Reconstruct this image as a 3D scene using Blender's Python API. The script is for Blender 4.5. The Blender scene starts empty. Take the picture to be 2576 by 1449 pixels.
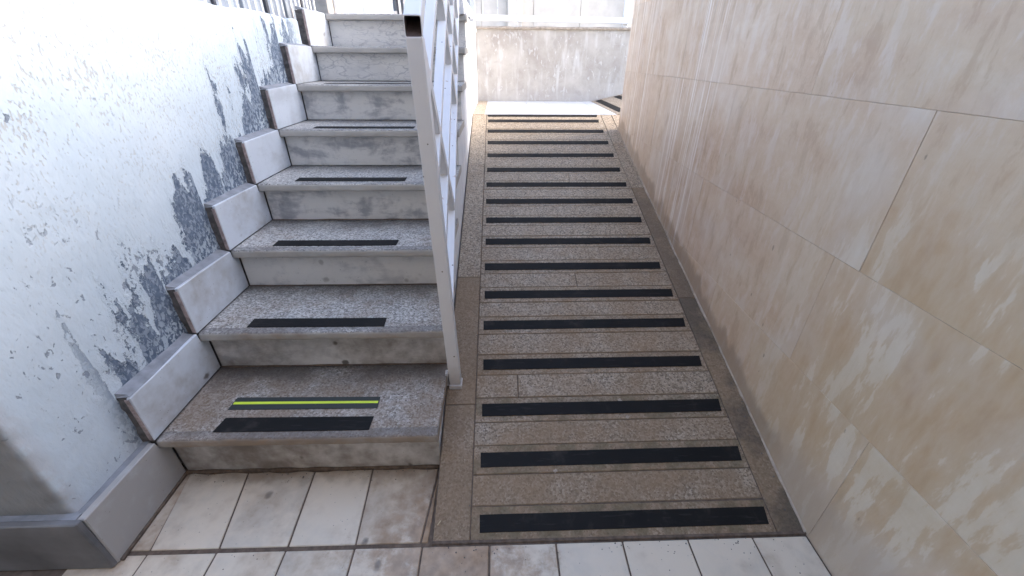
import bpy, bmesh, math, random
from mathutils import Vector, Matrix, noise as mn
random.seed(7)
S = bpy.context.scene
C = S.collection

# ------------------------------------------------------------------ camera, sky, sun, exposure
PIT, YAW, ROLL = 0.5201, 0.0333, -0.0068
cp, sp, cy, sy, cr, sr = math.cos(PIT), math.sin(PIT), math.cos(YAW), math.sin(YAW), math.cos(ROLL), math.sin(ROLL)
def _dir(X, U, D):
    x = X*cr + U*sr; u = -X*sr + U*cr
    y = D*cp + u*sp; z = -D*sp + u*cp
    return Vector((x*cy + y*sy, -x*sy + y*cy, z))
right, up, fwd = _dir(1, 0, 0), _dir(0, 1, 0), _dir(0, 0, 1)
cam = bpy.data.cameras.new('camera'); co = bpy.data.objects.new('camera', cam); C.objects.link(co)
cam.sensor_width = 36; cam.lens = 36*1023.45/2576; cam.clip_start = .02; cam.clip_end = 2000
m = Matrix.Identity(4)
for i, a in enumerate((right, up, -fwd)):
    for j in range(3): m[j][i] = a[j]
m.translation = (.1889, -.8614, 1.154)
co.matrix_world = m
S.camera = co

SUN_EL, SUN_AZ = 29, 84          # degrees; azimuth from +Y towards +X
w = bpy.data.worlds.new('World'); S.world = w; w.use_nodes = True
nt = w.node_tree
sky = nt.nodes.new('ShaderNodeTexSky'); sky.sky_type = 'NISHITA'; sky.sun_disc = False
sky.sun_elevation = math.radians(SUN_EL); sky.sun_rotation = math.radians(SUN_AZ)
sky.air_density = 0.8; sky.dust_density = 2.0; sky.ozone_density = 1.0
nt.links.new(sky.outputs[0], nt.nodes['Background'].inputs[0])
nt.nodes['Background'].inputs[1].default_value = .15
sun = bpy.data.lights.new('sun', 'SUN'); so = bpy.data.objects.new('sun', sun); C.objects.link(so)
sun.energy = .5; sun.angle = math.radians(40); sun.color = (1, .985, .96)
e, a = math.radians(SUN_EL), math.radians(SUN_AZ)
so.rotation_euler = Vector((math.cos(e)*math.sin(a), math.cos(e)*math.cos(a), math.sin(e))).to_track_quat('Z', 'Y').to_euler()
so.location = (12, 1, 8)
S.view_settings.view_transform = 'Standard'; S.view_settings.look = 'None'
S.view_settings.exposure = 2.95; S.view_settings.gamma = 1; S.view_settings.use_curve_mapping = False
S.cycles.max_bounces = 8; S.cycles.diffuse_bounces = 6

# ------------------------------------------------------------------ node helper
class G:
    def __init__(s, name):
        s.m = bpy.data.materials.new(name); s.m.use_nodes = True
        s.t = s.m.node_tree; s.b = s.t.nodes['Principled BSDF']; s._p = None
    def n(s, t, **k):
        o = s.t.nodes.new(t)
        for a_, v in k.items(): setattr(o, a_, v)
        return o
    def set(s, sock, v):
        if isinstance(v, bpy.types.NodeSocket): s.t.links.new(v, sock)
        elif v is not None:
            if sock.type == 'RGBA' and len(v) == 3: v = (*v, 1)
            sock.default_value = v
    @property
    def pos(s):
        if s._p is None: s._p = s.n('ShaderNodeNewGeometry').outputs['Position']
        return s._p
    def ocol(s):
        o = s.n('ShaderNodeObjectInfo'); q = s.n('ShaderNodeSeparateColor')
        s.t.links.new(o.outputs['Color'], q.inputs[0])
        return q.outputs[0], q.outputs[1], q.outputs[2], o.outputs['Random']
    def xyz(s):
        q = s.n('ShaderNodeSeparateXYZ'); s.t.links.new(s.pos, q.inputs[0]); return q.outputs
    def map(s, v=None, scale=(1, 1, 1), rot=(0, 0, 0), loc=(0, 0, 0)):
        o = s.n('ShaderNodeMapping'); s.set(o.inputs[0], v or s.pos)
        s.set(o.inputs['Location'], loc); s.set(o.inputs['Rotation'], rot); s.set(o.inputs['Scale'], scale)
        return o.outputs[0]
    def noise(s, v=None, scale=5, det=4, rough=.55, dist=0, out=0):
        o = s.n('ShaderNodeTexNoise'); s.set(o.inputs['Vector'], v or s.pos)
        o.inputs['Scale'].default_value = scale; o.inputs['Detail'].default_value = det
        o.inputs['Roughness'].default_value = rough; o.inputs['Distortion'].default_value = dist
        return o.outputs[out]
    def vor(s, v=None, scale=5, feat='F1', rnd=1, out='Distance'):
        o = s.n('ShaderNodeTexVoronoi', feature=feat); s.set(o.inputs['Vector'], v or s.pos)
        o.inputs['Scale'].default_value = scale; o.inputs['Randomness'].default_value = rnd
        return o.outputs[out]
    def mt(s, op, a_, b_=None, c_=None, cl=False):
        o = s.n('ShaderNodeMath', operation=op, use_clamp=cl)
        s.set(o.inputs[0], a_)
        if b_ is not None: s.set(o.inputs[1], b_)
        if c_ is not None: s.set(o.inputs[2], c_)
        return o.outputs[0]
    def add(s, a_, b_): return s.mt('ADD', a_, b_)
    def mul(s, a_, b_): return s.mt('MULTIPLY', a_, b_)
    def sub(s, a_, b_): return s.mt('SUBTRACT', a_, b_)
    def st(s, f, lo, hi):      # smooth threshold; lo may be above hi
        o = s.n('ShaderNodeMapRange', interpolation_type='SMOOTHSTEP')
        s.set(o.inputs[0], f)
        if lo < hi: v = (lo, hi, 0, 1)
        else: v = (hi, lo, 1, 0)
        for i, q in enumerate(v): o.inputs[i+1].default_value = q
        return o.outputs[0]
    def ramp(s, f, pts):
        o = s.n('ShaderNodeValToRGB'); s.set(o.inputs[0], f); r = o.color_ramp
        while len(r.elements) < len(pts): r.elements.new(.5)
        for el, (p_, c_) in zip(r.elements, pts): el.position = p_; el.color = (*c_, 1)
        return o.outputs[0]
    def mix(s, f, a_, b_, mode='MIX'):
        o = s.n('ShaderNodeMix', data_type='RGBA', blend_type=mode)
        s.set(o.inputs[0], f); s.set(o.inputs[6], a_); s.set(o.inputs[7], b_); return o.outputs[2]
    def bump(s, h, strength=.3, dist=.002, nrm=None):
        o = s.n('ShaderNodeBump'); o.inputs['Strength'].default_value = strength; o.inputs['Distance'].default_value = dist
        s.set(o.inputs['Height'], h)
        if nrm: s.set(o.inputs['Normal'], nrm)
        return o.outputs[0]
    def done(s, col, rough=.6, nrm=None, spec=.5, metal=0):
        s.set(s.b.inputs['Base Color'], col); s.set(s.b.inputs['Roughness'], rough)
        s.set(s.b.inputs['Specular IOR Level'], spec); s.set(s.b.inputs['Metallic'], metal)
        if nrm: s.set(s.b.inputs['Normal'], nrm)
        return s.m

def plain(name, col, rough=.7, var=.12, scale=30, bump=.15, spec=.4):
    g = G(name); n = g.noise(scale=scale, det=5)
    c1 = tuple(x*(1-var) for x in col); c2 = tuple(min(1, x*(1+var)) for x in col)
    return g.done(g.ramp(n, [(.3, c1), (.7, c2)]), rough, g.bump(n, bump, .001), spec)

# ------------------------------------------------------------------ materials
def m_plaster():
    g = G('white_peeling_plaster'); x, y, z = g.xyz()
    big = g.noise(scale=3.2, det=4)
    # thin lime wash over grey cement, lost in ragged patches along the stair tiles
    v = g.sub(z, g.add(.198, g.mul(y, .58)))
    tooth = g.mt('FRACT', g.mul(g.add(y, .03), 1/.29))
    side = g.st(y, 1.75, 1.5)
    nz1 = g.noise(g.map(scale=(1, 1.25, .38)), scale=13, det=2, rough=.5, dist=.35)
    nz2 = g.noise(g.map(scale=(1, 1, .6)), scale=55, det=4, rough=.65)
    nz3 = g.noise(scale=150, det=3, rough=.7)
    m = g.add(g.add(g.mul(g.sub(nz1, .5), .95), g.mul(g.sub(nz2, .5), .36)), g.mul(g.sub(nz3, .5), .20))
    near = g.add(g.sub(.24, v), g.mul(g.sub(tooth, .55), .14))
    near = g.mt('MINIMUM', near, .2)
    foot = g.st(y, -.10, .02)
    m = g.add(m, g.mul(near, 1.25))
    peel = g.mul(g.mul(g.st(m, .005, .03), side), foot)
    # flecks of wash left inside the patches, thicker towards the tiles
    isl = g.noise(g.map(scale=(1, 1, .7), rot=(.5, 0, 0)), scale=88, det=3, rough=.6, dist=.5)
    isl = g.add(isl, g.mul(g.sub(nz1, .5), -.25))
    low_v = g.st(v, .17, .03)
    keep = g.mul(g.st(isl, .475, .53), g.add(.38, g.mul(low_v, .62)))
    peel = g.mul(peel, g.sub(1, g.mul(keep, .8)))
    # small pocks, dashes and chips
    dash = g.noise(g.map(scale=(1, 1, .45), rot=(.95, 0, 0)), scale=165, det=2, rough=.5)
    clus = g.noise(scale=6, det=3, rough=.6)
    hi = g.st(z, .55, 1.15)
    pock2 = g.mul(g.st(g.add(dash, g.mul(g.sub(clus, .5), .3)), .61, .66), g.add(.10, g.mul(hi, .75)))
    chipn = g.noise(g.map(scale=(1, 1, .75), rot=(.9, 0, 0)), scale=62, det=3, rough=.6, dist=.4)
    band = g.mul(g.st(g.add(z, g.mul(y, .35)), .95, .72), g.st(y, .62, .30))
    pock = g.mul(g.st(g.add(chipn, g.mul(g.sub(clus, .5), .55)), .66, .695), g.add(.12, g.mul(band, .88)))
    chipl = g.noise(g.map(scale=(1, 1, .8), rot=(.4, 0, 0)), scale=24, det=4, rough=.6, dist=.6)
    pock3 = g.mul(g.st(g.add(chipl, g.mul(g.sub(clus, .5), .5)), .735, .755), g.mul(g.st(y, .50, .15), g.st(z, .15, .35)))
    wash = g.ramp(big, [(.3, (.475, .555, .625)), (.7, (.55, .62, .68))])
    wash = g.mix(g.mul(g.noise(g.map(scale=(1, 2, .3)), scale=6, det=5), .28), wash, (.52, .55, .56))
    cem = g.ramp(g.noise(scale=60, det=5), [(.3, (.085, .115, .165)), (.7, (.18, .22, .285))])
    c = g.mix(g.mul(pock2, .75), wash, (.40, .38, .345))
    c = g.mix(g.mul(pock, .75), c, (.22, .25, .30))
    c = g.mix(g.mul(pock3, .85), c, (.17, .20, .25))
    c = g.mix(peel, c, cem)
    # bare brownish arris at the corner
    edge = g.mul(g.st(y, -.19, -.245), g.st(g.noise(scale=22, det=4), .38, .55))
    c = g.mix(g.mul(edge, .45), c, (.44, .41, .42))
    damp = g.st(g.add(z, g.mul(g.noise(scale=9, det=4), .12)), .34, .14)
    c = g.mix(g.mul(damp, .35), c, (.46, .47, .48))
    # the front return is unpainted render, darkened in colour for the shade on that side
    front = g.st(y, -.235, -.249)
    shaded_rend = g.ramp(g.noise(scale=7, det=6), [(.3, (.19, .195, .205)), (.7, (.265, .27, .275))])
    c = g.mix(front, c, shaded_rend)
    h = g.sub(g.add(g.mul(g.noise(g.map(rot=(.8, 0, 0), scale=(1, 1, .45)), scale=60, det=4), .8), g.mul(big, .6)),
              g.add(g.mul(peel, .8), g.add(g.mul(pock, .7), g.add(g.mul(pock3, .7), g.mul(pock2, .35)))))
    lip = g.mul(g.st(m, -.10, .0), g.mul(side, foot))
    h = g.add(h, g.mul(lip, .35))
    return g.done(c, .85, g.bump(h, .8, .005), .08)

def m_marble(name, base, vein, dirtc, vs=1.0):
    """white marble; object colour R = strength of grey clouds, G = strength of fine veins, B = dirt"""
    g = G(name); r, gr, b, rnd = g.ocol(); x, y, z = g.xyz()
    o = g.n('ShaderNodeCombineXYZ'); g.set(o.inputs[0], g.mul(rnd, 37)); g.set(o.inputs[1], g.mul(rnd, 11))
    ad = g.n('ShaderNodeVectorMath', operation='ADD'); g.set(ad.inputs[0], g.pos); g.set(ad.inputs[1], o.outputs[0])
    P = ad.outputs[0]
    cl = g.noise(g.map(P, scale=(1, 1, 2.7), rot=(0, .75, 0)), scale=4.0*vs, det=7, rough=.64, dist=.3)
    cl2 = g.noise(g.map(P, scale=(1, 1, .8), rot=(.3, .9, .2)), scale=12*vs, det=5, rough=.62, dist=.35)
    cloud = g.mul(g.st(g.add(g.mul(cl, .62), g.mul(cl2, .38)), .475, .61), r)
    w = g.noise(P, scale=6*vs, det=3)
    def ridge(ry, sc, wd):
        q = g.noise(g.map(P, scale=(1, 1, 2.6), rot=(0, ry, 0)), scale=sc*vs, det=3, rough=.45, dist=.15)
        return g.st(g.mt('ABSOLUTE', g.sub(q, .5)), wd, .0)
    ve = g.mt('MAXIMUM', g.mt('MAXIMUM', ridge(.75, 6, .02), g.mul(ridge(-.6, 7, .016), .8)), g.mul(ridge(.3, 12, .02), .6))
    ve = g.mul(g.mul(ve, g.st(w, .34, .58)), gr)
    c = g.mix(g.noise(P, scale=2.5*vs, det=3), base, tuple(q*.9 for q in base))
    c = g.mix(g.mul(cloud, .75), c, vein)
    c = g.mix(g.mul(ve, .6), c, tuple(q*1.15 for q in vein))
    dn = g.add(g.mul(g.noise(scale=4.5, det=5, rough=.62), .7), g.mul(g.noise(scale=24, det=4), .3))
    dirt = g.st(g.add(dn, g.mul(b, .55)), .62, .98)
    c = g.mix(dirt, c, dirtc)
    if name.startswith('worn'):
        dd_ = g.add(g.mul(g.mt('ABSOLUTE', g.sub(x, .05)), .9), g.mt('ABSOLUTE', g.add(y, .27)))
        stn = g.st(g.add(dd_, g.mul(g.sub(g.noise(scale=14, det=6, rough=.7), .5), .75)), .30, .10)
        edge_y = g.st(g.add(g.add(y, .05), g.mul(g.sub(g.noise(scale=20, det=4), .5), .10)), -.02, .05)
        c = g.mix(g.mul(stn, .75), c, g.ramp(g.noise(scale=40, det=4), [(.35, (.22, .14, .08)), (.65, (.38, .25, .15))]))
        c = g.mix(g.mul(edge_y, .7), c, (.20, .145, .105))
    spots = g.mul(g.st(g.sub(g.vor(g.map(P, scale=(1, .7, 1)), scale=7.5), g.mul(g.noise(P, scale=30, det=2), .13)), .045, -.01), g.mt('MINIMUM', g.mul(b, 2.2), 1.0))
    c = g.mix(g.mul(spots, .9), c, (.10, .085, .07))
    pit = g.st(g.sub(g.vor(P, scale=55), g.mul(g.noise(P, scale=20), .16)), .0, -.03)
    c = g.mix(g.mul(pit, .7), c, (.16, .15, .14))
    rough = g.add(.38, g.mul(dirt, .35))
    return g.done(c, rough, g.bump(g.add(dn, g.mul(g.noise(scale=70, det=3), .25)), .12, .003), .4)

def m_terrazzo(name, dark, mid, light, crumbs, SOOT=0.0):
    """chip-and-cement stone; object colour R = brown dust, G = wet/dark, B = moss; dust gathers towards the ramp"""
    g = G(name); r, gr, b, rnd = g.ocol()
    n1 = g.noise(scale=215, det=3, rough=.7, dist=.8)
    vo = g.n('ShaderNodeTexVoronoi'); g.set(vo.inputs['Vector'], g.pos); vo.inputs['Scale'].default_value = 175
    q = g.n('ShaderNodeSeparateColor'); g.set(q.inputs[0], vo.outputs['Color'])
    f = g.add(g.mul(n1, .62), g.mul(q.outputs[0], .38))
    c = g.ramp(f, [(.24, dark), (.42, mid), (.6, light), (.8, crumbs)])
    nn = g.n('ShaderNodeSeparateXYZ'); gg = g.n('ShaderNodeNewGeometry'); g.set(nn.inputs[0], gg.outputs['True Normal'])
    flat = g.st(nn.outputs[2], .35, .8)
    smooth_e = g.ramp(g.noise(scale=9, det=5), [(.3, tuple((x*.45+y_*.55) for x, y_ in zip(mid, light))), (.7, tuple(x*1.04 for x in light))])
    c = g.mix(flat, smooth_e, c)
    ch = g.mul(g.mul(g.st(q.outputs[1], .86, .92), g.st(vo.outputs['Distance'], .5, .35)), flat)
    c = g.mix(g.mul(ch, .75), c, (.03, .03, .03))
    big = g.noise(scale=5, det=5, rough=.6); wob = g.noise(scale=17, det=4)
    du = g.st(g.add(g.add(g.mul(big, .65), g.mul(wob, .35)), g.sub(g.mul(r, .7), .35)), .36, .72)
    c = g.mix(g.mul(du, .7), c, (.235, .155, .09))
    yy = g.xyz()[1]
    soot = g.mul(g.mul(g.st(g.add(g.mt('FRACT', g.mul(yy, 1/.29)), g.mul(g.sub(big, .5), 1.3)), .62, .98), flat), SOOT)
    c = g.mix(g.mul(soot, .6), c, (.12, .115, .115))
    we = g.mul(gr, g.st(big, .36, .56))
    c = g.mix(g.mul(we, .7), c, (.05, .046, .042))
    mo = g.mul(b, g.st(wob, .42, .6))
    c = g.mix(g.mul(mo, .75), c, (.045, .062, .03))
    rough = g.add(.5, g.mul(du, .25))
    return g.done(c, rough, g.bump(g.add(g.mul(f, flat), g.mul(wob, .4)), .28, .0022), .38)

def m_panel():
    """honey marble cladding; object colour R = strength of the streaky breccia, G = warm tone, B = lime runs"""
    g = G('honey_marble_panel'); r, gr, b, rnd = g.ocol(); x, y, z = g.xyz()
    o = g.n('ShaderNodeCombineXYZ'); g.set(o.inputs[1], g.mul(rnd, 23)); g.set(o.inputs[2], g.mul(rnd, 9))
    ad = g.n('ShaderNodeVectorMath', operation='ADD'); g.set(ad.inputs[0], g.pos); g.set(ad.inputs[1], o.outputs[0])
    P = ad.outputs[0]
    soft = g.noise(g.map(P, rot=(.7, 0, 0), scale=(1, .7, 1.4)), scale=5, det=7, rough=.66, dist=.25)
    fine = g.noise(P, scale=30, det=5, rough=.65)
    f = g.add(g.mul(soft, .75), g.mul(fine, .25))
    smooth = g.ramp(f, [(.28, (.42, .285, .19)), (.42, (.52, .38, .27)), (.54, (.575, .445, .33)), (.66, (.64, .53, .42)), (.74, (.68, .59, .48))])
    sv = g.map(P, rot=(-.82, 0, 0), scale=(1, 4.2, 1.0))
    s1 = g.noise(sv, scale=3.2, det=6, rough=.6, dist=.12)
    s2 = g.noise(sv, scale=9, det=4, rough=.6, dist=.15)
    st = g.add(g.mul(s1, .6), g.mul(s2, .4))
    brec = g.ramp(st, [(.30, (.38, .245, .13)), (.42, (.45, .315, .185)), (.515, (.49, .37, .245)), (.545, (.575, .485, .365)), (.72, (.62, .55, .44))])
    r = g.mul(r, g.mul(g.st(g.add(y, g.mul(fine, .15)), .55, -.15), g.st(g.add(z, g.mul(soft, .3)), 1.3, .85)))
    dg = g.noise(g.map(P, rot=(-.9, 0, 0), scale=(1, 3.4, 1)), scale=7, det=6, rough=.66, dist=.2)
    smooth = g.mix(g.mul(g.st(dg, .50, .64), .5), smooth, (.65, .575, .51))
    smooth = g.mix(g.mul(g.st(dg, .47, .34), .55), smooth, (.40, .275, .185))
    c = g.mix(r, smooth, brec)
    warm = g.mul(gr, g.st(soft, .35, .65))
    c = g.mix(g.mul(warm, .5), c, (.44, .32, .19))
    # short dark nicks and pits
    nk = g.st(g.sub(g.vor(g.map(P, rot=(-.5, 0, 0), scale=(1, 1, .4)), scale=16), g.mul(fine, .2)), -.04, -.075)
    c = g.mix(g.mul(nk, .6), c, (.16, .13, .10))
    # lime and paint runs down the wall
    ru = g.noise(g.map(scale=(1, 62, .9)), scale=1, det=3, rough=.55)
    band = g.add(g.mul(g.st(y, .78, .95), g.st(y, 1.42, 1.2)), g.st(y, 1.55, 1.75))
    brk = g.st(g.noise(g.map(scale=(1, 20, 2.5)), scale=1.3, det=3), .30, .52)
    run = g.mul(g.mul(g.mul(g.st(ru, .535, .60), band), brk), b)
    c = g.mix(g.mul(run, .7), c, (.78, .74, .70))
    grime = g.mul(g.mul(g.st(ru, .43, .37), band), b)
    c = g.mix(g.mul(grime, .28), c, (.24, .19, .15))
    pale = g.mul(g.st(g.noise(P, scale=3, det=4), .5, .7), .35)
    c = g.mix(pale, c, (.61, .55, .49))
    # brown tide mark just above the ramp, pale splash at its foot
    hr = g.sub(z, g.mul(g.add(y, .24), .288))
    tn = g.noise(g.map(scale=(1, 1, .5)), scale=9, det=5)
    tide = g.mul(g.st(g.add(hr, g.mul(g.sub(tn, .5), .20)), .095, .055), g.st(y, -.14, .02))
    c = g.mix(g.mul(tide, .65), c, (.27, .20, .145))
    low = g.mul(g.st(g.add(z, g.mul(tn, .1)), .30, .18), g.st(y, .02, -.12))
    c = g.mix(g.mul(low, .6), c, (.40, .33, .27))
    return g.done(c, g.add(.30, g.mul(fine, .25)), g.bump(g.add(g.add(f, dg), g.mul(run, .5)), .2, .004), .42)

def m_backwall():
    g = G('stained_pale_render'); x, y, z = g.xyz()
    n = g.noise(scale=5, det=6, rough=.65); v = g.noise(g.map(scale=(9, 1, 1.6)), scale=2, det=5)
    c = g.ramp(n, [(.3, (.34, .30, .265)), (.55, (.44, .40, .355)), (.75, (.50, .46, .415))])
    c = g.mix(g.mul(g.st(v, .50, .68), .55), c, (.60, .585, .56))
    ch = g.st(g.add(g.noise(g.map(scale=(1, 1, .6)), scale=30, det=4, rough=.6, dist=.3), g.mul(g.sub(n, .5), -.4)), .60, .68)
    c = g.mix(g.mul(ch, .4), c, (.66, .65, .63))
    c = g.mix(g.mul(g.st(g.noise(scale=12, det=5), .58, .7), .35), c, (.27, .24, .22))
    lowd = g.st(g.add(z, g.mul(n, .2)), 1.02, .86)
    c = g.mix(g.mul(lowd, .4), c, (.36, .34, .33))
    return g.done(c, .8, g.bump(g.add(n, ch), .3, .004), .3)

def m_paint():
    g = G('white_enamel_paint'); n = g.noise(scale=14, det=5); f = g.noise(scale=120, det=3)
    c = g.mix(g.mul(n, .4), (.70, .70, .71), (.58, .58, .59))
    chip = g.st(g.sub(g.vor(scale=23), g.mul(g.noise(scale=40), .1)), .03, .0)
    dz = g.st(g.add(g.xyz()[2], g.mul(n, .25)), .42, .22)
    c = g.mix(g.mul(dz, .45), c, (.30, .24, .20))
    rust = g.st(g.noise(g.map(scale=(1, 1, .25)), scale=34, det=4), .66, .72)
    c = g.mix(g.mul(rust, .6), c, (.34, .20, .12))
    c = g.mix(g.mul(chip, .85), c, (.08, .06, .05))
    return g.done(c, .38, g.bump(f, .08, .001), .5)

def m_sidewall():
    g = G('whitewashed_side_wall'); n = g.noise(scale=6, det=5); v = g.noise(g.map(scale=(1, 22, 2.5)), scale=1, det=4)
    c = g.mix(n, (.80, .81, .82), (.70, .71, .73))
    c = g.mix(g.mul(g.st(v, .52, .68), .35), c, (.50, .50, .52))
    return g.done(c, .7, g.bump(n, .3, .004), .3)

def m_tape():
    g = G('black_grit_tape'); n = g.noise(scale=700, det=2); b = g.noise(scale=9, det=4)
    c = g.mix(b, (.008, .008, .008), (.018, .017, .017))
    du = g.mul(g.st(g.add(g.mul(g.noise(scale=22, det=5, rough=.65), .6), g.mul(b, .4)), .52, .72), .30)
    c = g.mix(du, c, (.09, .078, .066))
    scr = g.st(g.noise(g.map(scale=(14, 130, 14)), scale=1, det=3), .60, .68)
    c = g.mix(g.mul(scr, .12), c, (.09, .085, .08))
    return g.done(c, .6, g.bump(n, .4, .0006), .12)

M = dict(
    plaster=m_plaster(),
    marble=m_marble('veined_white_marble', (.70, .69, .67), (.22, .23, .265), (.215, .185, .16)),
    skirt=m_marble('pale_skirting_marble', (.61, .655, .71), (.40, .42, .45), (.36, .345, .33), .6),
    tile=m_marble('worn_floor_marble', (.665, .58, .465), (.42, .39, .34), (.265, .175, .105), .7),
    land=m_marble('pale_landing_marble', (.44, .455, .47), (.55, .56, .57), (.5, .49, .46), .7),
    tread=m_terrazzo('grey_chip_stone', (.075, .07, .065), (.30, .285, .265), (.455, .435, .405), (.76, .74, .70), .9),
    ramp=m_terrazzo('brown_chip_stone', (.075, .055, .038), (.25, .195, .135), (.355, .285, .21), (.53, .45, .355)),
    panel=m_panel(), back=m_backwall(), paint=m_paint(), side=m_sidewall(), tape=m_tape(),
    grout=plain('brown_grout', (.12, .088, .066), .9, .35, 60, .5),
    wgrout=plain('beige_wall_grout', (.46, .36, .27), .9, .2, 40, .3),
    cement=plain('dark_cement', (.13, .12, .115), .95, .35, 60, .8),
    cutstone=plain('rusty_cut_stone_edge', (.36, .29, .275), .8, .4, 55, .5),
    mortar=plain('grey_mortar', (.24, .25, .27), .95, .25, 25, .35),
    plinth=plain('shaded_plinth_stone', (.135, .135, .14), .6, .3, 9, .2),  # front skirting, darkened in colour for dirt and the shade there
    lime=plain('pale_mortar_bead', (.37, .31, .25), .9, .25, 40, .6),
    facade=plain('pale_beige_facade', (.60, .55, .48), .75, .10, 8, .2),
    blocker_beige=plain('beige_blocker_render', (.50, .42, .33), .9, .1, 8, .2),  # surface of the added unseen light-blocking masses
    sheet=plain('blue_grey_sheet_metal', (.30, .33, .37), .45, .15, 5, .05, .5),
    darkgap=plain('dark_metal', (.06, .065, .08), .5, .2, 20, .1),
    stone=plain('stained_grey_pillar', (.36, .34, .32), .85, .35, 10, .3),
    yellow=plain('yellow_green_stripe', (.62, .78, .06), .4, .05, 30, .05),
    grey=plain('grey_stripe', (.035, .04, .038), .6, .1, 300, .3),
    white=plain('bright_white_paint', (.80, .80, .79), .6, .05, 8, .1),
    shaded_rustbore=plain('shaded_rusty_bore', (.13, .095, .09), .8, .3, 60, .3),  # rusty inner faces, also darkened in colour for the shade inside
    straw=plain('dry_straw', (.42, .34, .22), .8, .2, 90, .2),
)

# ------------------------------------------------------------------ object helpers
def link(name, me, mat, parent=None, col=None, loc=None):
    o = bpy.data.objects.new(name, me); C.objects.link(o)
    if mat and not me.materials: me.materials.append(M[mat])
    if parent:
        o.parent = parent
        o.matrix_parent_inverse = Matrix.Translation(-parent.location)
    if col: o.color = (*col, 1)
    if loc: o.location = loc
    return o
def thing(name, label, cat, loc=(0, 0, 0), group=None):
    o = bpy.data.objects.new(name, None); C.objects.link(o); o.location = loc; o.empty_display_size = .1
    o['label'] = label; o['category'] = cat; o['kind'] = 'thing'
    if group: o['group'] = group
    return o
def struct(o): o['kind'] = 'structure'; return o
def bm_mesh(bm, name, smooth=False):
    bmesh.ops.recalc_face_normals(bm, faces=bm.faces[:])
    me = bpy.data.meshes.new(name); bm.to_mesh(me); bm.free()
    if smooth:
        for p in me.polygons: p.use_smooth = True
    return me
def hexa(bm, bot, top):
    vb = [bm.verts.new(p) for p in bot]; vt = [bm.verts.new(p) for p in top]
    n = len(vb)
    bm.faces.new(vb[::-1]); bm.faces.new(vt)
    for i in range(n): bm.faces.new((vb[i], vb[(i+1) % n], vt[(i+1) % n], vt[i]))
def bev(bm, w, seg=1):
    bmesh.ops.bevel(bm, geom=bm.edges[:], offset=w, segments=seg, affect='EDGES', profile=.6)
def box(name, a_, b_, mat, parent=None, bw=0, col=None, seg=1):
    x0, y0, z0 = a_; x1, y1, z1 = b_
    bm = bmesh.new()
    hexa(bm, [(x0, y0, z0), (x1, y0, z0), (x1, y1, z0), (x0, y1, z0)], [(x0, y0, z1), (x1, y0, z1), (x1, y1, z1), (x0, y1, z1)])
    if bw: bev(bm, bw, seg)
    return link(name, bm_mesh(bm, name), mat, parent, col)
def prism(name, bot, top, mat, parent=None, bw=0, col=None):
    bm = bmesh.new(); hexa(bm, bot, top)
    if bw: bev(bm, bw)
    return link(name, bm_mesh(bm, name), mat, parent, col)
def bar(bm, p, q, wx, wz, upv=(0, 0, 1), bw=.003):
    """square tube from p to q: wx wide across, wz deep"""
    p, q = Vector(p), Vector(q); d = (q-p).normalized()
    s_ = d.cross(Vector(upv))
    s_ = s_.normalized() if s_.length > 1e-4 else Vector((1, 0, 0))
    n_ = s_.cross(d).normalized()
    b2 = bmesh.new()
    cs = [(-wx/2, -wz/2), (wx/2, -wz/2), (wx/2, wz/2), (-wx/2, wz/2)]
    hexa(b2, [p+s_*u+n_*v for u, v in cs], [q+s_*u+n_*v for u, v in cs])
    bmesh.ops.recalc_face_normals(b2, faces=b2.faces[:])
    if bw: bev(b2, bw, 2)
    tmp = bpy.data.meshes.new('tmp'); b2.to_mesh(tmp); b2.free(); bm.from_mesh(tmp); bpy.data.meshes.remove(tmp)
def barobj(name, p, q, wx, wz, mat, parent=None, upv=(0, 0, 1), bw=.003):
    bm = bmesh.new(); bar(bm, p, q, wx, wz, upv, bw)
    return link(name, bm_mesh(bm, name), mat, parent)
def nz(*p): return mn.noise(Vector(p))
R = random.uniform

# ------------------------------------------------------------------ key measures (metres)
T, R1, RR, NO = .29, .1825, .1678, .0336
Z = lambda k: R1 + (k-1)*RR if k > 0 else 0.0
XL = -.81
SL, Y0 = .288, -.24
rz = lambda y: SL*(y-Y0)
YT = 2.425; ZL = rz(YT)
XW = 1.035
YB = 3.43
ZU = Z(8)

# ------------------------------------------------------------------ ground floor: grout bed and marble tiles
floor = struct(box('floor', (-2.75, -2.75, -.12), (1.3, .05, -.003), 'grout'))
JN = [-.754 + .1815*i for i in range(-10, 11)]            # joints at y = -.24
def jx(i, y):                                             # tile joints splay a little left of the ramp
    x = JN[i]
    if y > -.24 and x < -.05: x += (y+.24)/.215*(-.038 if x < -.5 else -.014)
    return x
def tile(x0a, x1a, x0b, x1b, ya, yb, col):
    t = R(-.0012, .0012); g_ = .0023
    j = lambda: R(-.0012, .0012)
    top = [(x0a+g_+j(), ya+g_, t+R(-.0006, .0006)), (x1a-g_+j(), ya+g_, t), (x1b-g_+j(), yb-g_, t+R(-.0006, .0006)), (x0b+g_+j(), yb-g_, t)]
    bot = [(p[0], p[1], -.02) for p in top]
    prism('floor_tile', bot, top, 'tile', floor, .0018, col)
rows = [(-.24, -.004), (-.605, -.247), (-.97, -.612), (-1.335, -.977), (-1.7, -1.342), (-2.065, -1.707), (-2.43, -2.072)]
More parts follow.
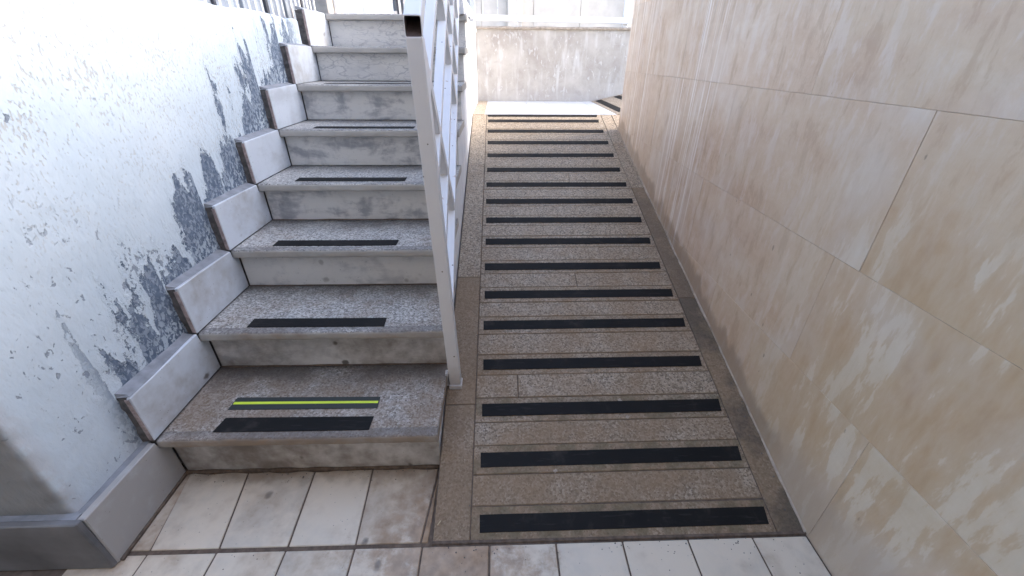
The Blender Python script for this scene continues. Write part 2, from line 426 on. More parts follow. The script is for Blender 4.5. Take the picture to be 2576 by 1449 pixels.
for ri, (ya, yb) in enumerate(rows):
    for i in range(len(JN)-1):
        x0, x1 = JN[i], JN[i+1]
        if ri == 0:
            if x1 < -.7 or x0 > -.03: continue
            if i == 10-1: continue
        dirt = (.24 if x0 < 0 else .16) + .12*max(0, 1-abs((x0+.09)-.05)/.2)*(ya > -.7) + R(0, .2)
        if ri == 0: dirt = .27 + R(0, .12) + (.25 if x0 > -.25 else 0)
        x1 = min(x1, XW-.004)
        if x0 > XW-.03: continue
        a0, a1 = jx(i, ya), min(jx(i+1, ya), XW-.004); b0, b1 = jx(i, yb), min(jx(i+1, yb), XW-.004)
        if ri == 0 and i+1 < len(JN) and JN[i+1] > -.05: a1, b1 = -.034, -.012
        if yb > -.26 and ri > 0 and x1 < -.86: continue
        tile(a0, a1, b0, b1, ya, yb, (.35+R(0, .5), R(0, .35), min(dirt, .85)))
    if ri == 0:
        tile(-.812, -.754, -.812, -.792, ya, yb, (.3, .1, .5))
        tile(-.034, -.012, -.012, -.006, ya, yb, (.2, .1, .75))

# ------------------------------------------------------------------ left wall with peeling plaster
XP = -.849
wall = thing('plaster_wall', 'white plastered wall left of the stairs with peeling grey patches and pocks', 'wall', (-1.0, .6, 0))
def wallmesh():
    path = []                                             # plan of the face: front return, worn corner, long face
    n1 = 40
    for i in range(n1): path.append((-2.7 + (XP-.022+2.7)*i/(n1-1), -.25, 0, -1))
    for i in range(1, 6):
        a_ = math.pi/2*i/6; path.append((XP-.022+.022*math.sin(a_), -.25+.022*(1-math.cos(a_)), math.sin(a_), -math.cos(a_)))
    n2 = 190
    for i in range(n2): path.append((XP, -.228 + (1.69+.228)*i/(n2-1), 1, 0))
    nzr = 110; H = 1.298
    prof = [(-.02 + (H+.02)*i/nzr, 0) for i in range(nzr+1)] + [(H+.008, .006), (H+.013, .018), (H+.015, .05), (H+.014, .17), (H-.2, .2)]
    vs, fs = [], []
    for (px, py, nx, ny) in path:
        for (z, ins) in prof:
            q = .0035*nz(px*3, py*3, z*3) + .0016*nz(px*14, py*14, z*14) + .0006*nz(px*50, py*50, z*50)
            if abs(py+.239) < .013 and abs(px-XP) < .03: q += .006*nz(3, py*9, z*22) - .002      # chipped arris
            zt = z + (.006*nz(px*4, py*5, 0) + .002*nz(0, py*30, 1) if ins > 0 else 0)
            vs.append((px + nx*(q-ins), py + ny*(q-ins), zt))
    np_ = len(prof)
    for i in range(len(path)-1):
        for j in range(np_-1):
            a_ = i*np_+j; fs.append((a_, a_+np_, a_+np_+1, a_+1))
    me = bpy.data.meshes.new('wall_face'); me.from_pydata(vs, [], fs)
    for p in me.polygons: p.use_smooth = True
    return me
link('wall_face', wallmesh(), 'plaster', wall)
box('wall_core', (-2.7, -.215, 0), (-1.0, 1.68, 1.24), 'cement', wall)
# foot skirting round the corner
pr = [(-.268, 0), (-.001, 0), (-.001, Z(1)-.034), (-NO-.0015, Z(1)-.034), (-NO-.0015, .178), (-.263, .184)]
prism('skirting_tile', [(XL-.02, y, z) for y, z in pr], [(XL, y, z) for y, z in pr], 'skirt', wall, .0025, (.6, .1, .8))
for x0, x1 in ((-1.32, XL-.002), (-1.83, -1.323), (-2.34, -1.833), (-2.7, -2.343)):
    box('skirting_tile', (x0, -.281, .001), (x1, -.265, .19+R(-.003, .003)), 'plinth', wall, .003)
box('mortar_bed', (-2.7, -.2645, 0), (XL-.021, -.246, .184), 'mortar', wall)
box('mortar_bed', (XP-.02, -.245, 0), (XL-.021, -.004, .176), 'mortar', wall)

# ------------------------------------------------------------------ staircase
st = thing('staircase', 'marble staircase of eight steps with black grip strips and white side wall', 'stairs', (-.4, 1.0, 0))
bm = bmesh.new()                                          # rough concrete body
pts = [(.016, 0)]
for k in range(1, 9): pts += [((k-1)*T+.016, Z(k)-.034), (k*T+.016, Z(k)-.034)]
pts[-1] = (2.4, Z(8)-.034); pts += [(2.4, 0)]
hexa(bm, [(XP+.02, y, z) for y, z in pts], [(-.014, y, z) for y, z in pts])
link('concrete_core', bm_mesh(bm, 'core'), 'cement', st)
bm = bmesh.new()                                          # whitewashed side wall standing above the ramp
pts = [(.03, -.02)] + [q for k in range(1, 8) for q in (((k-1)*T+.02, Z(k)-.036), (k*T+.02, Z(k)-.036))] + [(7*T+.02, ZU-.036), (YB-.002, ZU-.036), (YB-.002, -.02)]
hexa(bm, [(-.05, y, z) for y, z in pts], [(-.008, y, z) for y, z in pts])
for f in bm.faces: f.smooth = False
link('side_wall', bm_mesh(bm, 'side_wall'), 'side', st)
box('side_wall_coping', (-.06, 7*T+.06, ZU-.034), (-.002, YB-.003, ZU+.004), 'white', st, .004)

def treadmesh(k, x0, x1, depth, th=.032):
    nx = 90; r = th/2
    prof = [(depth, -th), (NO*.9, -th), (.010, -th)]
    for i in range(5):
        a_ = math.pi/2*i/4; prof.append((.009*(1-math.cos(a_))*0 + .007*(1-math.sin(a_)), -th+.007*(1-math.cos(a_))))
    for i in range(6):
        a_ = math.pi/2*i/5; prof.append((.009*(1-math.cos(a_)), -.009+.009*math.sin(a_)))
    prof += [(.03, 0), (.08, 0), (.16, 0), (depth, 0)]
    vs, fs = [], []; n = len(prof)
    for i in range(nx+1):
        x = x0 + (x1-x0)*i/nx
        for j, (y, z) in enumerate(prof):
            c = nz(x*6, k*7.3, j*.25)*.0009 + nz(x*38, k*3.1, j*.4)*.0008
            if 3 <= j <= 6: c += max(0, nz(x*26, k*9.7, 5)-.25)*.007
            if 8 <= j <= 13: c += max(0, nz(x*18, k*5.7, 9)-.35)*.006
            wear = -.0012*math.exp(-((x+.4)/.22)**2) if j > 12 else 0
            vs.append((x, (k-1)*T-NO + y + c, Z(k) + z + wear - (c if j > 10 and j < 14 else 0)))
    for i in range(nx):
        for j in range(n):
            a_, b_ = i*n+j, i*n+(j+1) % n
            fs.append((a_, b_, b_+n, a_+n))
    fs.append(tuple(range(n))); fs.append(tuple(range(nx*n+n-1, nx*n-1, -1)))
    me = bpy.data.meshes.new('tread'); me.from_pydata(vs, [], fs)
    bm2 = bmesh.new(); bm2.from_mesh(me); bmesh.ops.recalc_face_normals(bm2, faces=bm2.faces[:]); bm2.to_mesh(me); bm2.free()
    for p in me.polygons[:-2]: p.use_smooth = True
    return me
TD = {1: (.66, .2, 0), 2: (.46, .08, 0), 3: (.33, 0, 0), 4: (.15, 0, 0), 5: (.1, 0, 0), 6: (.08, 0, 0), 7: (.05, 0, 0), 8: (.05, 0, 0)}
RD = {1: (.35, .2, .6), 2: (.45, .45, .46), 3: (.6, .1, .2), 4: (1.0, .1, .12), 5: (1.0, .2, .05), 6: (1.0, .25, .05), 7: (.2, 1.0, .1), 8: (.15, 1.0, .05)}
for k in range(1, 9):
    xr = [0, .0, .004, .004, .004, .006, .008, .008, .008][k]
    me = treadmesh(k, XL+.001, xr, T+NO+.012 if k < 8 else .12)
    link('tread', me, 'tread', st, TD[k])
    zb = Z(k-1) + .001; zt = Z(k)-.0325
    box('riser', (XL+.004, (k-1)*T, zb), (-.006+.002*(k > 5), (k-1)*T+.0145, zt), 'marble', st, .0015, RD[k])
    if k < 8:                                             # skirting tile on the wall beside this tread
        ya, yb = (k-1)*T-.032, k*T-.034
        za, zb2 = Z(k)+.0005, Z(k+1)-.001
        j = R(-.004, .004)
        zn = Z(k+1)-.034; yn = k*T-NO-.0015
        pr = [(ya, za), (k*T-.001, za), (k*T-.001, zn), (yn, zn), (yn, zb2-j*.5), (ya+.002, zb2+j)]
        prism('skirting_tile', [(XL-.011, y, z) for y, z in pr], [(XL, y, z) for y, z in pr], 'skirt', st, .0018, (R(.3, .8), .1, .2+R(0, .25)))
        bm = bmesh.new()                                  # rough mortar behind it, set back at the front edge
        n = 10; prev = None
        for i in range(n+1):
            z = za-.03 + (zb2-za+.03)*i/n
            yy = ya + .008 + R(-.003, .004); t_ = z + (0 if i < n else -.003)
            ring = [bm.verts.new((XL-.0115, yy, t_)), bm.verts.new((XP-.012, yy-.004, t_-(.004 if i == n else 0))),
                    bm.verts.new((XP-.012, yb+.03, t_)), bm.verts.new((XL-.0115, yb+.03, t_))]
            if prev:
                for q in range(4): bm.faces.new((prev[q], prev[(q+1) % 4], ring[(q+1) % 4], ring[q]))
            else: bm.faces.new(ring[::-1])
            prev = ring
        bm.faces.new(prev)
        link('mortar_bed', bm_mesh(bm, 'mortar'), 'cement', st)
        box('cut_edge', (XL-.0125, ya-.0024, za+.004), (XL-.0015, ya-.0005, zb2-.006), 'cutstone', st)
        # sloped plaster fillet on top of the tile
        f0, f1 = zb2+.001, zb2+.012
        prism('mortar_fillet', [(XP-.006, ya+.004, f0-.004), (XL-.002, ya+.006, f0-.003), (XL-.002, yb-.002, f0-.003), (XP-.006, yb, f0-.004)],
              [(XP-.006, ya+.006, f1), (XL-.012, ya+.012, f0+.001), (XL-.012, yb-.004, f0+.001), (XP-.006, yb-.004, f1)], 'mortar', st)
# grip strips on the treads
def strip(name, c4, z, mat, parent, th=.0012, label=None, lift=0.0):
    o = prism(name, [(x, y, zf(x, y) if callable(z) else z+lift) for x, y, zf in [(p[0], p[1], z) for p in c4]],
              [(x, y, (z(x, y) if callable(z) else z+lift)+th) for x, y in c4], mat, parent)
    if label: o['label'] = label
    return o
GS = {1: [(-.664, -.006), (-.206, -.008), (-.205, .044), (-.656, .049)], 2: [(-.668, .290), (-.207, .287), (-.210, .338), (-.668, .342)],
      3: [(-.675, .586), (-.208, .585), (-.208, .637), (-.676, .639)], 4: [(-.674, .880), (-.212, .877), (-.214, .935), (-.676, .935)],
      5: [(-.671, 1.168), (-.209, 1.170), (-.209, 1.222), (-.674, 1.222)], 6: [(-.70, 1.480), (-.24, 1.482), (-.24, 1.533), (-.70, 1.533)]}
for k, q in GS.items():
    strip('grip_strip', q, Z(k)+.0002, 'tape', st)
q1 = [(-.669, .082), (-.203, .078), (-.205, .127), (-.667, .134)]
o = strip('grip_strip', q1, Z(1)+.0002, 'grey', st, label='black grip strip with a yellow-green stripe')
lerp = lambda p, q, t: (p[0]+(q[0]-p[0])*t, p[1]+(q[1]-p[1])*t)
a0, a1 = lerp(q1[0], q1[3], .42), lerp(q1[1], q1[2], .42); b0, b1 = lerp(q1[0], q1[3], .62), lerp(q1[1], q1[2], .62)
o2 = strip('reflective_stripe', [lerp(a0, a1, .006), lerp(a0, a1, .994), lerp(b0, b1, .994), lerp(b0, b1, .006)], Z(1)+.0015, 'yellow', o, .0004)

# ------------------------------------------------------------------ ramp of chip stone with black strips
rp = thing('ramp', 'sloping ramp of brown chip stone crossed by black grip strips, right of the stairs', 'ramp', (.5, 1.0, .3))
bm = bmesh.new()
pts = [(Y0+.012, -.01), (Y0+.012, .001), (YT, ZL-.006), (YT, -.01)]
hexa(bm, [(-.004, y, z) for y, z in pts], [(XW+.01, y, z) for y, z in pts])
link('ramp_bed', bm_mesh(bm, 'bed'), 'grout', rp)
TC = [-.197, -.027, .134, .308, .487, .648, .818, .993, 1.16, 1.327, 1.49, 1.652, 1.825, 1.992, 2.157, 2.315, 2.402]
def slab(x0, x1, ya, yb, col, gx=.0018, gy=.0014, skew=0.0, name='ramp_slab'):
    t = R(-.0008, .0008)
    yl = lambda x, y: y + skew*(x-.1)
    tl = [(x0+gx, yl(x0, ya)+gy), (x1-gx, yl(x1, ya)+gy), (x1-gx, yl(x1, yb)-gy), (x0+gx, yl(x0, yb)-gy)]
    top = [(x, y, rz(y)+t+R(-.0004, .0004)) for x, y in tl]; bot = [(x, y, rz(y)-.018) for x, y in tl]
    return prism(name, bot, top, 'ramp', rp, .0016, col)
edges = []
for i, t in enumerate(TC[:-1]):
    edges.append((t-.043, t+.043, True))
prev = Y0
for i, (ya, yb, _) in enumerate(edges):
    fade = max(0, 1-(ya+.2)/1.7)
    if i == 0: ya = Y0
    if i > 0: 
        r = .26 + .42*fade + R(-.05, .05)
        if i in (3, 6, 11): xs = [.1, R(.18, .25) if i == 3 else R(.5, .8), .957]
        else: xs = [.1, .957]
        for xa, xb in zip(xs[:-1], xs[1:]): slab(xa, xb, prev, ya, (r, .02, .0), skew=.004)
    if i == 15: yb = YT
    slab(.1, .957, ya, yb, (.30+.45*fade+R(-.05, .05), .10*fade, .45 if i < 3 else .08*fade), skew=.004 if i else .0)
    prev = yb
for ya, yb in ((Y0, .155), (.155, .755), (.755, 1.714), (1.714, YT)):          # kerb strip beside the stairs
    slab(-.003, .1, ya, yb, (.75 - .4*(ya > .7) - .35*(ya > 1.6), .15*(ya < .7), 0), name='kerb_slab')
for ya, yb in ((Y0, .62), (.62, 1.46), (1.46, YT)):      # strip at the wall
    slab(.957, XW+.002, ya, yb, (.9 if ya < 1.3 else .4, .9 if ya < .1 else .5 if ya < 1.3 else 0, .15 if ya < 0 else 0), name='edge_slab')
box('ramp_toe', (-.004, Y0-.004, -.01), (XW+.002, Y0+.006, .0022), 'grout', rp, .002)
for i, t in enumerate(TC):
    hw = .0215 if i < 16 else .016
    xl = .1245 - .0009*i; xr = .9475 - .0013*i; sk = (.003 if i < 5 else 0.0) + R(-.0015, .0015); xl += R(-.002, .002); xr += R(-.003, .003)
    c4 = [(xl+.001, t-hw-sk*.4), (xr-.006, t-hw+sk*.6), (xr, t+hw+sk*.6), (xl, t+hw-sk*.4)]
    bm = bmesh.new(); nn = 24
    lo, hi = [], []
    for s_ in range(nn+1):
        f = s_/nn; a_ = lerp(c4[0], c4[1], f); b_ = lerp(c4[3], c4[2], f); wv = .0005*nz(f*6, i*3.3, 0)
        lo.append((a_[0], a_[1]+wv)); hi.append((b_[0], b_[1]+wv))
    ring = lo + hi[::-1]
    hexa(bm, [(x, y, rz(y)+.0006) for x, y in ring], [(x, y, rz(y)+.0022) for x, y in ring])
    link('grip_strip', bm_mesh(bm, 'ramp_strip'), 'tape', rp)
prism('edge_slab', [(1.0395, 2.19, rz(2.19)-.018), (1.5, 2.19, rz(2.19)-.018), (1.5, YT-.001, ZL-.018), (1.0395, YT-.001, ZL-.018)],
      [(1.0395, 2.19, rz(2.19)), (1.5, 2.19, rz(2.19)), (1.5, YT-.001, ZL), (1.0395, YT-.001, ZL)], 'ramp', rp, .0016, (.02, 0, 0))
def splash(x, y, r):
    n = 14; pts = []
    for i in range(n):
        a_ = 2*math.pi*i/n; q = r*(.6+.5*random.random())*(1.6 if i in (3, 10) else 1)
        pts.append((x+q*math.cos(a_), y+q*.7*math.sin(a_)))
    prism('paint_splash', [(px, py, rz(py)+.0002) for px, py in pts], [(px, py, rz(py)+.0016) for px, py in pts], 'lime', rp)
splash(.612, .099, .007); splash(.60, .158, .009); splash(.352, -.064, .008)
# mortar bead between ramp and wall
bm = bmesh.new(); prev = None
for i in range(71):
    y = Y0 + (2.17-Y0)*i/70; wd = max(.0015, .004 + .007*nz(y*6, 0, 2) + .004*nz(y*25, 1, 2)); hh = max(.003, .008 + .009*nz(y*5, 3, 1))
    ring = [bm.verts.new((XW-wd, y, rz(y)+.0012)), bm.verts.new((XW-wd*.35, y, rz(y)+hh*.6)), bm.verts.new((XW+.003, y, rz(y)+hh)), bm.verts.new((XW+.003, y, rz(y)-.005))]
    if prev:
        for q in range(4): bm.faces.new((prev[q], prev[(q+1) % 4], ring[(q+1) % 4], ring[q]))
    prev = ring
link('mortar_bead', bm_mesh(bm, 'bead', True), 'lime', rp)

# ------------------------------------------------------------------ right wall clad in honey marble
rw = thing('marble_wall', 'tall wall of honey coloured marble panels beside the ramp', 'wall', (1.2, 0, 0))
box('wall_core', (XW+.0014, -2.75, -.02), (1.33, 2.176, 2.2), 'wgrout', rw)
def panel(y0, y1, z0, z1, col):
    g_ = .0004; d = R(-.0004, .0004)
    y0 += g_; y1 -= g_; z0 += g_; z1 -= g_
    P = [(y0, z0), (y1, z0), (y1, z1), (y0, z1)]
    prism('marble_panel', [(XW+.02, y, z) for y, z in P], [(XW+d+R(-.0003, .0003), y, z) for y, z in P], 'panel', rw, .0006, col)
rowz = [(-.01, .385), (.385, .716), (.716, 1.066), (1.066, 1.42), (1.42, 1.78), (1.78, 2.2)]
off = [-.25, .80, -.035, .33, .1, -.2, .25, 0, .3]
for (z0, z1), o_ in zip(rowz, off):
    js = [o_ + .755*i for i in range(-5, 5)]
    js = [-2.75] + [j for j in js if -2.7 < j < 2.1] + [2.18]
    for a_, b_ in zip(js[:-1], js[1:]):
        near = max(0, min(1, (.55-(a_+b_)/2)/.55)); low = max(0, min(1, (1.05-z0)/.5))
        panel(a_, b_, z0, z1, (R(.75, 1), .2+.5*near+R(-.1, .1), 1.0))
box('wall_end', (XW+.004, 2.1765, ZL-.1), (1.33, 2.188, 2.2), 'panel', rw, .001, (.1, .2, .3))

box('coping', (XW-.012, -2.75, 2.2005), (1.35, 2.2, 2.24), 'lime', rw, .003)

# ------------------------------------------------------------------ landing at the head of the ramp
ld = struct(box('landing', (-.004, YT+.003, -.02), (1.083, YB, ZL-.003), 'wgrout'))
for ya, yb in ((YT+.004, 2.93), (2.933, YB-.002)):
    box('border_slab', (-.002, ya, ZL-.02), (.083, yb, ZL+.001), 'ramp', ld, .0015, (.12, 0, 0))
    xs = [.085, .259, .446, .625, .81, .99, 1.083]
    for a_, b_ in zip(xs[:-1], xs[1:]):
        box('landing_tile', (a_+.001, ya, ZL-.02), (b_-.001, yb, ZL+.0015+R(-.0004, .0004)), 'land', ld, .0012, (R(.2, .5), .1, .05))
rp2 = thing('ramp', 'short upper ramp with blue-black strips turning right behind the marble wall', 'ramp', (1.8, 2.9, ZL))
s2 = .22
bm = bmesh.new(); pts = [(1.085, -.02), (1.085, ZL+.002), (3.4, ZL+.002+s2*2.315), (3.4, -.02)]
hexa(bm, [(x, YT+.004, z) for x, z in pts], [(x, YB-.001, z) for x, z in pts])
o = link('ramp_surface', bm_mesh(bm, 'r2'), 'ramp', rp2, (.1, 0, 0))
for i in range(9):
    x0 = 1.115+.17*i; zz = lambda x: ZL+.002+s2*(x-1.085)
    prism('grip_strip', [(x, y, zz(x)+.0003) for x, y in ((x0, 2.52), (x0+.055, 2.52), (x0+.055, 3.38), (x0, 3.38))],
          [(x, y, zz(x)+.0018) for x, y in ((x0, 2.52), (x0+.055, 2.52), (x0+.055, 3.38), (x0, 3.38))], 'tape', rp2)

# ------------------------------------------------------------------ retaining wall behind the landing, upper floor
bw = thing('retaining_wall', 'low stained render wall at the back of the landing under the white rail', 'wall', (.7, YB+.07, ZL))
def gridwall(name, x0, x1, y, z0, z1, mat, parent):
    nx, nzv = 90, 36; vs, fs = [], []
    for i in range(nx+1):
        for j in range(nzv+1):
            x = x0+(x1-x0)*i/nx; z = z0+(z1-z0)*j/nzv
            q = .004*nz(x*3, z*3, 1)+.0025*nz(x*12, z*12, 5)
            vs.append((x, y-q*(1 if 0 < j < nzv else .3), z+(.004*nz(x*9, 2, 2) if j == nzv else 0)))
    for i in range(nx):
        for j in range(nzv):
            a_ = i*(nzv+1)+j; fs.append((a_, a_+nzv+1, a_+nzv+2, a_+1))
    me = bpy.data.meshes.new(name); me.from_pydata(vs, [], fs)
    for p in me.polygons: p.use_smooth = True
    return link(name, me, mat, parent)
gridwall('wall_face', -.004, 3.4, YB, ZL-.1, 1.36, 'back', bw)
box('wall_core', (-.004, YB+.008, .4), (3.4, YB+.15, 1.35), 'wgrout', bw)
bm = bmesh.new(); n = 40; prev = None                     # broken mortar lip along the top
for i in range(n+1):
    x = -.002+3.4*i/n; a_ = .006+.006*nz(x*9, 1, 1); h_ = .010+.007*nz(x*14, 7, 1)
    ring = [bm.verts.new((x, YB-a_-.004, 1.352)), bm.verts.new((x, YB-a_, 1.352+h_+.012)), bm.verts.new((x, YB+.15, 1.352+h_+.012)), bm.verts.new((x, YB+.15, 1.352))]
    if prev:
        for q in range(4): bm.faces.new((prev[q], prev[(q+1) % 4], ring[(q+1) % 4], ring[q]))
    prev = ring
link('coping', bm_mesh(bm, 'lip', True), 'lime', bw)
uf = struct(box('upper_floor', (-6, 2.41, ZU-.3), (-.062, 9, ZU-.035), 'wgrout'))
struct(box('upper_floor', (-.06, YB+.155, ZU-.3), (8, 9, ZU-.02), 'wgrout'))

# ------------------------------------------------------------------ stair railing
rl = thing('stair_railing', 'white square tube railing with open handrail end between stairs and ramp', 'railing', (.02, .233, rz(.233)))
def rx(y, z): return .030 - .03*(z-.136-.58*(y-.233)) - .038*(y-.233)
def rpnt(y, zz): z = .136+.58*(y-.233)+zz; return (rx(y, z), y, z)
pb = (.028, .233, rz(.233)); ptp = (0.000, .236, 1.188)
barobj('post', pb, ptp, .0385, .038, 'paint', rl, (0, 1, 0))
box('base_plate', (.006, .210, rz(.233)-.008), (.051, .254, rz(.233)+.012), 'paint', rl, .003)
box('weld_tab', (-.006, .222, rz(.233)+.0), (.004, .245, rz(.233)+.055), 'paint', rl, .001)
# handrail: hollow tube with its open end to the viewer
def tube(name, p, q, wx, wz, th, mat, parent):
    p, q = Vector(p), Vector(q); d = (q-p).normalized(); s_ = d.cross(Vector((0, 0, 1))).normalized(); n_ = s_.cross(d)
    bm = bmesh.new()
    def ring(o_, hx, hz, r, back):
        out = []
        for sx, sz in ((-1, -1), (1, -1), (1, 1), (-1, 1)):
            cx, cz = sx*(hx-r), sz*(hz-r); a0_ = {(-1, -1): 180, (1, -1): 270, (1, 1): 0, (-1, 1): 90}[(sx, sz)]
            for t_ in (0, 45, 90):
                an = math.radians(a0_+t_); u = cx+r*math.cos(an); v = cz+r*math.sin(an)
                out.append(bm.verts.new(o_+s_*u+n_*v+d*(v*d.z/n_.z if back else 0)))
        return out
    r1 = ring(p, wx/2, wz/2, .004, True); r2 = ring(q, wx/2, wz/2, .004, False)
    r3 = ring(p, wx/2-th, wz/2-th, .003, True); r4 = ring(q, wx/2-th, wz/2-th, .003, False)
    n = len(r1)
    for i in range(n):
        j = (i+1) % n
        bm.faces.new((r1[i], r1[j], r2[j], r2[i])); bm.faces.new((r3[i], r4[i], r4[j], r3[j]))
        bm.faces.new((r1[j], r1[i], r3[i], r3[j])); bm.faces.new((r2[i], r2[j], r4[j], r4[i]))
    nf = 0
    for f in bm.faces:
        f.material_index = 1 if nf % 4 == 1 else 0
        nf += 1
    o = link(name, bm_mesh(bm, name), mat, parent); o.data.materials.append(M['shaded_rustbore']); return o
h0 = Vector((0.0, .222, 1.208)); h1 = Vector((-.09, 2.02, 1.208+.58*1.798))
tube('handrail', h0, h1, .040, .0385, .0022, 'paint', rl)
for zz in (.905, .695, .495, .275):
    y0, y1 = .248, 1.98
    barobj('rail', rpnt(y0, zz), rpnt(y1, zz), .030, .030, 'paint', rl)
for yb_, zb_, top in ((.63, .28, 1.03), (1.17, .28, 1.03), (1.365, .28, 1.03), (1.575, .28, 1.03), (1.80, .28, 1.03)):
    dz = (top-zb_); dy = -dz/2.08
    barobj('slanted_bar', rpnt(yb_, zb_), rpnt(yb_+dy, top), .030, .030, 'paint', rl)
pfx = -.07
barobj('post', (-.022, 1.99, ZU), (-.082, 1.99, 2.22), .038, .038, 'paint', rl, (0, 1, 0))

lr = thing('landing_railing', 'white bottom rail and posts of the guard above the retaining wall', 'railing', (.6, YB, 1.37))
barobj('rail', (-.03, 2.03, 1.437), (-.03, YB+.02, 1.437), .035, .045, 'paint', lr)
barobj('rail', (-.05, YB, 1.438), (3.2, YB-.01, 1.405), .035, .046, 'paint', lr, bw=.002)
barobj('rail', (-.05, YB, 2.26), (3.2, YB, 2.26), .035, .045, 'paint', lr)
barobj('rail', (-.03, 2.03, 2.26), (-.03, YB+.02, 2.26), .035, .045, 'paint', lr)
for x in (-.03, .385, 1.33, 2.4):
    barobj('post', (x, YB+.03, 1.36), (x, YB+.03, 2.24), .042, .042, 'paint', lr, (0, 1, 0))
barobj('post', (-.03, 3.36, ZU-.002), (-.03, 3.36, 1.414), .03, .03, 'paint', lr, (0, 1, 0))
for x in (.06, .19): barobj('slim_bar', (x, YB+.035, 1.46), (x, YB+.035, 2.24), .008, .008, 'paint', lr, (0, 1, 0), .0)
barobj('slim_bar', (.98, YB+.035, 1.46), (.98, YB+.035, 2.24), .008, .008, 'paint', lr, (0, 1, 0), .0)

# ------------------------------------------------------------------ building behind, upper level
bd = thing('building', 'pale beige stone building front beyond the white landing guard', 'building', (.8, 4.6, ZU))
box('facade_core', (-.6, 4.62, ZU-.02), (6, 4.9, 4.4), 'wgrout', bd)
zc = ZU-.02
while zc < 4.3:
    x = -.6 + R(0, .3)
    xs = [-.6]
    while x < 5.9: xs.append(x); x += R(.5, .7)
    xs.append(6)
    for a_, b_ in zip(xs[:-1], xs[1:]):
        if b_-a_ > .02: box('facade_panel', (a_+.002, 4.6+R(0, .004), zc+.002), (b_-.002, 4.625, zc+.448), 'facade', bd, .002)
    zc += .45
box('pilaster', (.30, 4.56, ZU-.02), (.46, 4.599, 4.3), 'facade', bd, .004)
box('drain_pipe', (1.62, 4.54, ZU-.02), (1.66, 4.598, 4.3), 'white', bd, .006)

# ------------------------------------------------------------------ fence and door at the head of the stairs
fe = thing('metal_fence', 'grey sheet metal fence with white upright bars on top of the white wall', 'fence', (-.95, 1.6, 1.3))
XF = -.93
box('sheet_panel', (XF-.055, .3, 1.22), (XF-.045, 2.24, 1.75), 'sheet', fe)
FY = [1.16, 1.23, 1.29, 1.39, 1.45, 1.51, 1.61, 1.67, 1.73, 1.84, 1.90, 1.955, 2.06, 2.115, 2.18]
FY = [1.16-.22*(i//3+1)+(i % 3)*.062 for i in range(11, -1, -1)] + FY
FY = sorted(y for y in FY if y > .32)
for i, y in enumerate(FY):
    barobj('upright_bar', (XF, y, 1.27 if y < 1.7 else 1.2), (XF, y, 1.78), .012, .014, 'paint', fe, (0, 1, 0), .002)
for i in range(2, len(FY)-1, 3):
    ym = (FY[i]+FY[i+1])/2
    if i == 8: continue
    box('sheet_rib', (XF-.044, ym-.012, 1.22), (XF-.03, ym+.012, 1.75), 'darkgap' if i % 2 else 'sheet', fe, .002)
for z in (1.5, 1.74): barobj('cross_bar', (XF-.012, .32, z), (XF-.012, 2.2, z), .012, .03, 'paint', fe, (0, 0, 1), .002)
pl = thing('stone_pillar', 'stained grey pillar between the metal fence and the white door panel', 'pillar', (-.93, 2.45, ZU))
box('shaft', (-1.06, 2.3, ZU-.1), (-.885, 2.6, 3.0), 'stone', pl, .006)
box('pilaster_strip', (-.882, 2.4, ZU-.1), (-.862, 2.44, 3.0), 'white', pl, .002)
dp = thing('door_panel', 'plain bright white panel standing at the top of the stairs', 'panel', (-.75, 3.0, ZU))
for a_, b_ in ((-1.02, -.852), (-.850, -.65)): box('leaf', (a_, 2.98, ZU-.03), (b_, 3.0, 2.5), 'white', dp, .002)
wg = thing('window_grille', 'blue-grey glazed frame behind white bars at the stair head', 'window', (-.5, 3.1, ZU))
box('pane', (-.648, 3.06, ZU-.03), (-.03, 3.07, 2.5), 'sheet', wg)
for x0, x1, mt_ in ((-.645, -.63, 'white'), (-.585, -.57, 'white'), (-.60, -.585, 'darkgap'), (-.545, -.533, 'white'), (-.500, -.490, 'white'), (-.488, -.480, 'darkgap'), (-.470, -.460, 'white'), (-.448, -.438, 'white'), (-.428, -.418, 'white'), (-.415, -.375, 'darkgap'), (-.36, -.35, 'white'), (-.30, -.29, 'white'), (-.24, -.23, 'white'), (-.18, -.17, 'white'), (-.12, -.11, 'white')):
    box('bar', (x0, 3.02, ZU-.03), (x1, 3.05, 2.5), mt_, wg, .002)
box('latch_plate', (-.632, 3.03, 1.41), (-.60, 3.055, 1.45), 'white', wg, .002)

# ------------------------------------------------------------------ added unseen block behind the viewer, shaped to cut sky light
ps = thing('shade_blocker', 'unseen added block behind the view, shading the lower floor', 'shade_blocker', (-.7, -1.4, 0))
box('blocker_slab', (-2.75, -2.75, 2.7), (1.034, -1.3, 2.87), 'blocker_beige', ps)
box('blocker_top', (-6.5, -2.75, 2.872), (1.034, -1.3, 5.8), 'blocker_beige', ps)
box('blocker_back', (-2.75, -2.9, -.02), (1.034, -2.752, 2.699), 'blocker_beige', ps)
box('blocker_flank', (-2.9, -2.75, -.02), (-2.752, -1.3, 2.699), 'blocker_beige', ps)

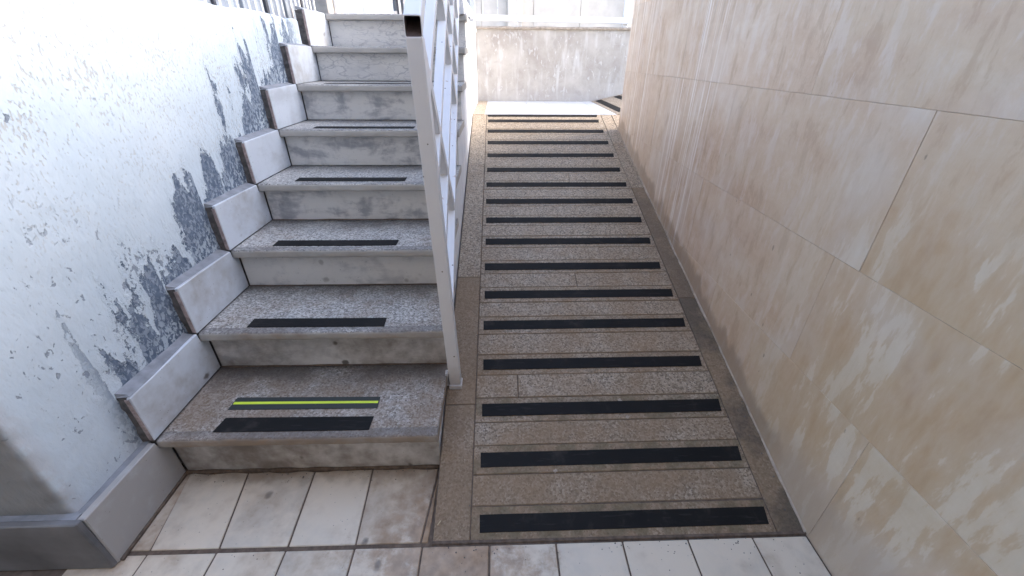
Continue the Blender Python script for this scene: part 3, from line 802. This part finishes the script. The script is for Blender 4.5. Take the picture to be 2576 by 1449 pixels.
# ------------------------------------------------------------------ dirt packed in the corners, small litter
def dirtline(p, q, inx, iny, mat='grout', parent=None, w0=.009):
    bm = bmesh.new(); prev = None; n = 50; p, q = Vector(p), Vector(q)
    for i in range(n+1):
        c = p.lerp(q, i/n); wd = w0*(.55+.9*abs(nz(c.x*9, c.y*9, c.z*5+2))); hh = wd*.75
        ring = [bm.verts.new(c), bm.verts.new(c+Vector((inx*wd, iny*wd, 0))), bm.verts.new(c+Vector((inx*wd*.3, iny*wd*.3, hh*.6))), bm.verts.new(c+Vector((0, 0, hh)))]
        if prev:
            for k_ in range(4): bm.faces.new((prev[k_], prev[(k_+1) % 4], ring[(k_+1) % 4], ring[k_]))
        prev = ring
    return link('packed_dirt', bm_mesh(bm, 'dirt', True), mat, parent)
dirtline((XL, -.0005, .0006), (-.006, -.0005, .0006), 0, -1, parent=st, w0=.014)
for k in range(1, 4): dirtline((XL+.001, k*T-.0005, Z(k)+.0002), (-.01, k*T-.0005, Z(k)+.0002), 0, -1, parent=st, w0=.006)
dirtline((XL+.0005, -.262, .0006), (XL+.0005, -.002, .0006), 1, 0, parent=wall, w0=.012)
bm = bmesh.new()
def pebble(x, y, z, r):
    b2 = bmesh.new(); bmesh.ops.create_icosphere(b2, subdivisions=1, radius=r)
    for v in b2.verts: v.co = Vector((v.co.x*R(.7, 1.3)+x, v.co.y*R(.7, 1.3)+y, max(-r*.4, v.co.z*R(.5, .9))+z+r*.4))
    tmp = bpy.data.meshes.new('tmp'); b2.to_mesh(tmp); b2.free(); bm.from_mesh(tmp); bpy.data.meshes.remove(tmp)
for i in range(70): pebble(R(XL+.01, -.02), -.004-abs(random.gauss(0, .02)), .001, R(.0007, .0024))
for i in range(60): y = R(Y0, 1.5); pebble(XW-.006-abs(random.gauss(0, .02)), y, rz(y)+.001, R(.0008, .0026))
for i in range(50): pebble(R(.0, 1.0), Y0-.006-abs(random.gauss(0, .02)), .001, R(.0007, .0022))
for i in range(40): y = R(-.2, 1.2); pebble(.1+random.gauss(0, .006), y, rz(y)+.001, R(.0007, .002))
for i in range(50): pebble(R(-.75, 1.0), R(-.36, -.25), .001, R(.0005, .0018))
gr_ = link('grit', bm_mesh(bm, 'grit'), 'cement'); gr_['kind'] = 'stuff'; gr_['label'] = 'loose dark grit and crumbs gathered in the floor corners'

def litter(name, label, cat, p, ln, ang, rad, mat):
    d = Vector((math.cos(ang), math.sin(ang), 0)); bm = bmesh.new()
    P = Vector(p); bar(bm, P-d*ln/2, P+d*ln/2+Vector((0, 0, .001)), rad*2, rad*1.4, (0, 0, 1), 0)
    o = link(name, bm_mesh(bm, name), mat)
    o['label'] = label; o['category'] = cat
    return o
litter('straw_stalk', 'short pale straw stalk lying on the kerb beside the ramp toe', 'straw', (.012, -.196, .0185), .014, 1.0, .0012, 'straw')
